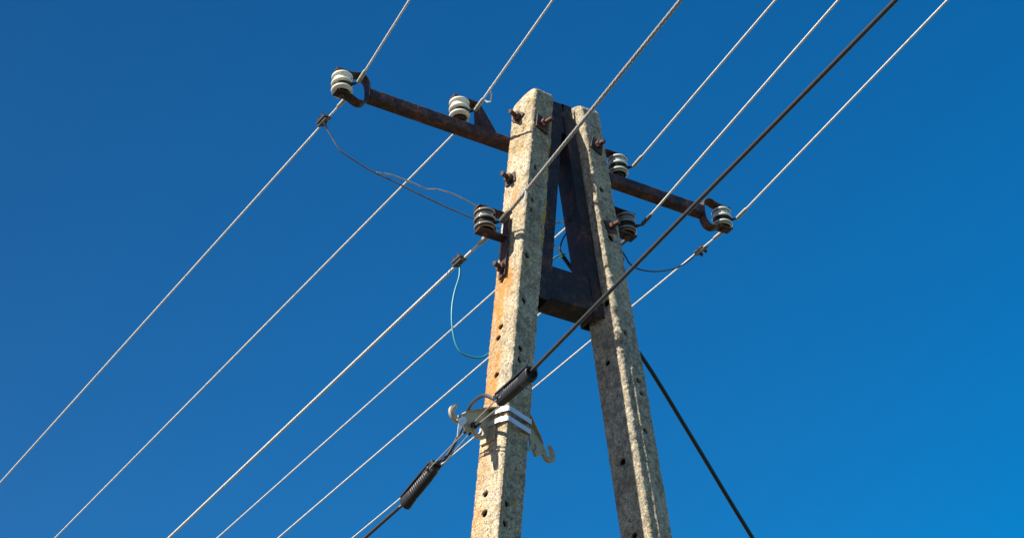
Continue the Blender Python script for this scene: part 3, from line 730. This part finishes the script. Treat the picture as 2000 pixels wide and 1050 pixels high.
# ------------------------------------------------------------------ jumper clamps and leads
def wire_clamp(s, k, t, label, roll):
    c = wire_pt(s, k, t); S, d, m = wire_line(s, k); dd = V(d.x, d.y, m).normalized()
    root = thing('wire_clamp', label, 'clamp', c, 'parallel groove clamps on the wires')
    u, w = perp(dd); a = u * math.cos(roll) + w * math.sin(roll); b = w * math.cos(roll) - u * math.sin(roll)
    for sg in (1, -1):
        mb = MB(); box(mb, c + a * 0.011 + b * (0.0068 * sg), dd * 0.030, a * 0.0165, b * 0.0042, 0.0022)
        for q in (-0.018, 0.018): tube(mb, [c + dd * q + a * -0.002 + b * (0.007 * sg), c + dd * q + a * 0.024 + b * (0.007 * sg)], 0.0058, 8)
        mb.build('clamp_half', M['clampmetal'], root)
    for q in (-0.014, 0.014):
        mb = MB(); cc = c + dd * q + a * 0.014
        prism(mb, cc, b, 0.0082, 0.0112, 0.0185, 6, q * 30, 0.001); tube(mb, [cc - b * 0.017, cc + b * 0.026], 0.0042, 8)
        mb.build('clamp_bolt', M['bolt'], root)
    return root
wire_clamp('d', 1, 0.212, 'small two bolt clamp on the outermost left wire below the left clevis', R(150))
wire_clamp('d', 3, 0.243, 'small two bolt clamp on the thicker wire where the teal lead starts', R(160))
wire_clamp('d', 6, 0.216, 'small two bolt clamp on the wire below the right clevis', R(-40))

def lead(name, pts, r, mat, label, cat, sub=6):
    mb = MB(); tube(mb, pts, r, 8, sub); return tag(mb.build(name, mat, base=pts[0]), label, cat)
lead('jumper_wire', [(-0.8630, 0.209, -0.012), (-0.8591, 0.21, -0.0361), (-0.8378, 0.206, -0.0775), (-0.8124, 0.2012, -0.1228), (-0.7875, 0.1965, -0.1475), (-0.7402, 0.1876, -0.1743), (-0.6888, 0.1779, -0.2026), (-0.6478, 0.1702, -0.2181), (-0.576, 0.1566, -0.2416), (-0.504, 0.143, -0.2701), (-0.4216, 0.1275, -0.2988), (-0.3389, 0.1119, -0.3249), (-0.2602, 0.097, -0.3471), (-0.1936, 0.0845, -0.3621), (-0.1102, 0.0687, -0.3809), (-0.0046, 0.0488, -0.3848), (0.0564, 0.0373, -0.3988), (0.0768, 0.0334, -0.4194), (0.0930, 0.03, -0.441)],
     0.0031, M['jump'], 'thin grey brown lead sagging from the left wire clamp to the brown insulator', 'jumper wire')
lead('jumper_wire', [(-0.6581, 0.1721, -0.2104), (-0.6028, 0.1617, -0.2072), (-0.5451, 0.1508, -0.2188), (-0.4935, 0.141, -0.232), (-0.4584, 0.1344, -0.244), (-0.4106, 0.1254, -0.2352), (-0.3482, 0.1136, -0.2433), (-0.2962, 0.1038, -0.2617), (-0.2422, 0.0936, -0.2872), (-0.1609, 0.0783, -0.3167), (-0.0663, 0.0604, -0.333), (0.0193, 0.0443, -0.3211), (0.0653, 0.0356, -0.2979), (0.114, 0.0264, -0.2714), (0.1627, 0.0172, -0.2499), (0.20, 0.03, -0.20)],
     0.0030, M['jump_pale'], 'pale thin bare wire splitting off above the sagging grey brown lead', 'jumper wire')
lead('jumper_wire', [(-0.3165, 0.1230, -0.5600), (-0.3186, 0.1235, -0.5777), (-0.3214, 0.1242, -0.6267), (-0.3405, 0.1285, -0.7023), (-0.3514, 0.131, -0.7754), (-0.3525, 0.1312, -0.8575), (-0.3418, 0.1288, -0.932), (-0.321, 0.1241, -0.9719), (-0.2921, 0.1175, -0.9851), (-0.259, 0.1101, -0.9863), (-0.2233, 0.102, -0.9687), (-0.152, 0.0859, -0.88), (-0.0548, 0.0639, -0.6729), (0.0118, 0.0488, -0.5385), (0.0472, 0.0408, -0.4847), (0.067, 0.0363, -0.4584), (0.0930, 0.03, -0.442)],
     0.0040, M['teal'], 'thin teal insulated lead looping down left of the sunlit pole', 'jumper wire')
lead('jumper_wire', [(0.925, 0.2125, -0.020), (0.914, 0.2112, -0.0301), (0.8691, 0.2013, -0.0872), (0.8155, 0.1894, -0.1426), (0.7471, 0.1743, -0.1994), (0.6492, 0.1527, -0.2592), (0.5647, 0.1339, -0.2941), (0.5104, 0.1219, -0.3044), (0.4759, 0.1143, -0.295), (0.452, 0.109, -0.2675), (0.3722, 0.0913, -0.21), (0.2563, 0.0657, -0.2155), (0.1676, 0.0461, -0.265), (0.1246, 0.0366, -0.3223), (0.0993, 0.031, -0.3704), (0.0855, 0.0279, -0.415), (0.0940, 0.03, -0.440)],
     0.0034, M['jump_black'], 'thin black lead hanging from the right wire clamp to the shaded pole', 'jumper wire')
dc = [(0.0925, 0.0295, -0.4405), (0.118, 0.036, -0.462), (0.17, 0.05, -0.500), (0.28, 0.078, -0.572), (0.5254, 0.1446, -0.7265), (0.80, 0.216, -1.005), (1.1097, 0.30, -1.3231), (1.9, 0.515, -2.10), (3.2, 0.868, -3.40), (4.8, 1.30, -5.0), (6.3, 1.71, -6.62)]
mb = MB(); tube(mb, dc, [0.0085] * (len(dc) * 5 - 4), 12, 5)
drop = tag(mb.build('service_cable', M['green'], base=dc[0]), 'dark green cable slanting down to the right from behind the shaded pole', 'cable')
drop['_b'] = dc[0]
mb = MB(); p = V(*dc[0]); ax_ = V(0.026, 0.007, -0.022).normalized(); u, w = perp(ax_)
tube(mb, [p + ax_ * 0.006 + (u * math.cos(2 * math.pi * i / 16) + w * math.sin(2 * math.pi * i / 16)) * 0.0105 for i in range(17)], 0.0035, 8); mb.build('marker_ring', M['ring'], drop)

# ------------------------------------------------------------------ hook brackets, bands and insulated cable on the sunlit pole
AXL = V(QL[1], QL[3], 1).normalized()
hookL_base = V(-0.3478, -0.119, -1.42); nL = V(-0.9553, -0.2746, 0.1095).normalized()
hookR_base = V(-0.2338, -0.1079, -1.4353) + AXL * 0.060; nR = V(0.9565, 0.2709, -0.1083).normalized()
def hook_bracket(base, n, label):
    root = thing('hook_bracket', label, 'hook', base, 'cast hook brackets strapped to the pole')
    n = n.normalized(); ax = (AXL - n * AXL.dot(n)).normalized(); w = n.cross(ax)
    hc = (0.163, -0.050)
    outer = [(0.006, .052), (.05, .026), (.10, -.006), (.128, -.026), (.141, -.041)]
    outer += arc(hc[0], hc[1], 0.0130, 160, 410, 14)                      # inside of the hook
    outer += [(.170, -.034), (.166, -.024), (.160, -.016), (.166, -.010), (.176, -.016), (.184, -.025)]
    outer += arc(hc[0], hc[1], 0.0330, 42, -125, 14)
    outer += [(.135, -.068), (.122, -.074), (.112, -.086), (.100, -.094), (.089, -.080)]
    outer += arc(.050, -.050, 0.040, -28, -150, 8)
    outer += [(.006, -.066), (.006, -.03)]
    hole = [(.049 + .021 * math.cos(R(a)), -.055 + .022 * math.sin(R(a))) for a in range(0, 360, 20)]
    hole2 = [(.100, -.060), (.092, -.074), (.086, -.068), (.084, -.054), (.092, -.046)]
    mb = MB(); plate_poly(mb, base, n, ax, [outer, hole, hole2], 0.011); body = mb.build('hook_arm', M['alu'], root)
    # rounded bead along the hook
    pts = [base + n * x + ax * y for x, y in [(.128, -.040)] + arc(hc[0], hc[1], 0.0235, 190, 400, 12) + [(.173, -.024), (.165, -.014)]]
    mb = MB(); tube(mb, pts, [0.008] + [0.0095] * 13 + [0.008, 0.005], 10, 0); mb.build('hook_tip', M['alu'], root)
    # wedge shaped top flange
    mb = MB(); P = [(0.004, .056, .036), (.05, .030, .027), (.10, -.002, .016), (.128, -.023, .009)]; vs = []
    for x, y, h in P:
        for sg, dy in ((-1, 0), (1, 0), (1, -.005), (-1, -.005)): vs.append(base + n * x + ax * (y + dy) + w * (h * sg))
    fs = [(i * 4 + k, i * 4 + (k + 1) % 4, (i + 1) * 4 + (k + 1) % 4, (i + 1) * 4 + k) for i in range(3) for k in range(4)] + [(0, 1, 2, 3), (12, 13, 14, 15)]
    mb.add(vs, fs); mb.build('top_flange', M['alu'], root)
    mb = MB(); box(mb, base + n * 0.0045 + ax * -0.012, n * 0.0035, ax * 0.072, w * 0.034, 0.0015); mb.build('base_plate', M['alu'], root)
    return root, (lambda x, y, z=0.0: base + n * x + ax * y + w * z)
hkL, LP = hook_bracket(hookL_base, nL, 'tan cast hook bracket on the left side of the sunlit pole, holding the black clamps')
hkR, RP = hook_bracket(hookR_base, nR, 'tan cast hook bracket with empty hook on the right side of the sunlit pole')
def steel_band(zc, label, hh):
    q = QL; c, ex, ey, hx, hy = leg_frame(q, zc); mb = MB(); r = 0.010; off = 0.0045; vs = []; fs = []
    pr = ring_profile(hx + off, hy + off, r, 0.02); n = len(pr)
    lv = [(-hh, -0.0008), (-hh, 0.0008), (hh, 0.0008), (hh, -0.0008)]
    bulge = lambda X, Y: 0.0
    for x, y, nx, ny, fc in pr:
        for dz, dr in lv:
            # the band runs over the bracket bases
            sw = 0.0085 if fc in (0, 2) and abs(y) < 0.043 else 0.0
            vs.append(c + AXL * dz + ex * (x + nx * (dr + sw)) + ey * (y + ny * (dr + sw)))
    for i in range(n):
        for k in range(4): j = (i + 1) % n; fs.append((i * 4 + k, j * 4 + k, j * 4 + (k + 1) % 4, i * 4 + (k + 1) % 4))
    mb.add(vs, fs, False)
    o = mb.build('steel_band', M['band'], base=c); tag(o, label, 'band', 'steel bands round the pole')
    o['_b'] = tuple(c)
    mb = MB(); p = c + ex * (-0.02) + ey * (hy + off + 0.006); box(mb, p, ex * 0.016, ey * 0.004, AXL * (hh + 0.002), 0.001); mb.build('buckle', M['band'], o)
steel_band(-1.4000, 'upper of two white steel bands strapped round the sunlit pole', 0.0100)
steel_band(-1.4420, 'lower of two white steel bands strapped round the sunlit pole', 0.0098)

EYE = LP(0.080, -0.060)
UC0, UC1, UE = V(-0.4511, -0.3581, -1.4843), V(-0.4706, -0.6082, -1.5132), V(-0.6292, -2.64, -1.6183)
DC0, DC1, DE = V(-0.4525, 0.0923, -1.5087), V(-0.4682, 0.2945, -1.5613), V(-0.4896, 0.5676, -1.5818)
ud = (UE - UC1); dl = (DE - DC1)
cab = [UE + V(-0.0625 * 19.4, -0.997 * 19.4, 0.0), UE + V(-.0778 * 8, -.9966 * 8, -0.26), UE + V(-.0778 * 3, -.9966 * 3, -0.14), UE, UC1 + ud * 0.5, UC1 + ud * 0.1, UC1, UC1.lerp(UC0, 0.5), UC0,
       V(-0.459, -0.328, -1.4640), V(-0.463, -0.2780, -1.4260), V(-0.449, -0.2010, -1.3960), V(-0.435, -0.1330, -1.3830), V(-0.425, -0.0830, -1.3980), V(-0.422, -0.0529, -1.4177), V(-0.425, -0.0279, -1.443), V(-0.436, -0.0040, -1.483), V(-0.449, 0.030, -1.514),
       DC0 + V(0, -.03, .004), DC0, DC0.lerp(DC1, 0.5), DC1, DC1 + dl * 0.5, DE, DE + V(-.0778 * 3, .9966 * 3, -0.20), DE + V(-.0778 * 9, .9966 * 9, -0.42), DE + V(-.0778 * 21, .9966 * 21, -0.42)]
mb = MB(); tube(mb, cab, 0.0066, 12, 8)
tag(mb.build('insulated_cable', M['cable'], base=UC0), 'thick dark insulated cable crossing in front of both poles and looping round the tan hook', 'cable')

def anchor_clamp(c0, c1, label, rivet_side):
    """ribbed wedge clamp under the cable, c0 at the hook end, c1 at the span end"""
    root = thing('anchor_clamp', label, 'cable clamp', c0, 'black anchor clamps of the insulated cable')
    d = (c1 - c0); L = d.length; d.normalize(); u = d.cross(V(0, 0, 1)).normalized(); w = u.cross(d).normalized()     # w: upwards
    mb = MB(); rings = []; nn = 22; ribs = 12
    st = [(-0.02 * L, 0.45), (0.0, 0.62), (0.03 * L, 0.80)]
    for i in range(ribs):
        t = 0.06 * L + 0.66 * L * i / ribs; dt = 0.66 * L / ribs; f = 0.90 + 0.10 * sstep(0, ribs * 0.4, i)
        st += [(t, f), (t + dt * 0.42, f), (t + dt * 0.5, f * 0.935), (t + dt * 0.92, f * 0.935)]
    st += [(0.73 * L, 1.0), (0.79 * L, 1.04), (0.88 * L, 1.10), (0.965 * L, 1.16), (0.985 * L, 1.08), (0.986 * L, 0.86), (0.95 * L, 0.80)]
    vs = []
    for t, f in st:
        for k in range(nn):
            a = 2 * math.pi * k / nn; x = math.cos(a) * 0.0205 * f; y = math.sin(a)
            y = -0.006 + (y * 0.020 * f if y > 0 else y * 0.028 * f)
            y = min(y, 0.0075)
            vs.append(c0 + d * t + u * x + w * y)
    fs = [(i * nn + k, i * nn + (k + 1) % nn, (i + 1) * nn + (k + 1) % nn, (i + 1) * nn + k) for i in range(len(st) - 1) for k in range(nn)]
    fs += [tuple(range(nn)), tuple(range((len(st) - 1) * nn, len(st) * nn))]
    mb.add(vs, fs, True); body = mb.build('ribbed_body', M['plastic'], root)
    mb = MB(); box(mb, c0 + d * (0.50 * L) + w * 0.0125, d * (0.47 * L), u * 0.0225, w * 0.0035, 0.0015); mb.build('cover_rail', M['plastic'], root)
    mb = MB(); box(mb, c0 + d * (0.12 * L) + w * 0.004 + u * 0.012, d * (0.17 * L), u * 0.007, w * 0.010, 0.002)
    box(mb, c0 + d * (0.12 * L) + w * 0.004 - u * 0.012, d * (0.17 * L), u * 0.007, w * 0.010, 0.002); mb.build('wedge', M['plastic'], root)
    for sg in (-1, 1):
        a = c0 + d * (0.10 * L) + u * (0.0225 * sg) - w * 0.004
        mb = MB(); lathe(mb, c0 + d * (0.10 * L) + u * (0.0165 * sg) - w * 0.004, u * sg, [(0.009, 0), (0.009, 0.0055), (0.0065, 0.0075), (0, 0.008)], 16); mb.build('rivet', M['white'] if sg == rivet_side else M['plastic'], root)
    # bail: two legs from the clamp to the bracket eye
    s = 1 if (EYE - c0).dot(V(0, 1, 0)) > 0 else -1
    pts = [c0 + d * 0.05 + u * 0.017 - w * 0.012, c0 - d * 0.01 + u * 0.017 - w * 0.010, EYE + d * 0.035 + u * 0.0095 + w * 0.004, EYE + d * 0.004 + u * 0.009, EYE - d * 0.010, EYE + d * 0.004 - u * 0.009, EYE + d * 0.035 - u * 0.0095 + w * 0.004, c0 - d * 0.01 - u * 0.017 - w * 0.010, c0 + d * 0.05 - u * 0.017 - w * 0.012]
    mb = MB(); tube(mb, pts, 0.0022, 8, 0); bail = mb.build('bail_wire', M['wire_grey'], root)
    mb = MB(); tube(mb, [EYE + d * 0.038 + u * 0.0098 + w * 0.004, EYE + d * 0.004 + u * 0.009, EYE - d * 0.010, EYE + d * 0.004 - u * 0.009, EYE + d * 0.038 - u * 0.0098 + w * 0.004], 0.0058, 10, 0); mb.build('bail_sleeve', M['plastic'], bail)
    return root
anchor_clamp(UC0, UC1, 'black ribbed cable clamp hanging in front of the sunlit pole above the bands', -1)
anchor_clamp(DC0, DC1, 'black ribbed cable clamp hanging against the sky left of the sunlit pole', 1)

# white plastic strip hanging from the left hook
mb = MB(); sp = [LP(.136, -.052, -.012), LP(.142, -.072, -.014), LP(.150, -.092, -.015), LP(.156, -.118, -.016), LP(.160, -.150, -.016)]
strap(mb, sp, (nL.x * 0.8, nL.y * 0.8 + 0.2, 0.1), [0.009, 0.015, 0.010, 0.006, 0.002], 0.0018)
strap(mb, [LP(.150, -.070, -.0145), LP(.160, -.078, -.015), LP(.170, -.083, -.015)], (0, 0, 1), [0.007, 0.006, 0.003], 0.0018)
tag(mb.build('plastic_strip', M['white'], base=sp[0]), 'torn white plastic strip hanging under the left tan hook', 'plastic strip')

for o in list(SC.objects):
    if '_b' in o: del o['_b']
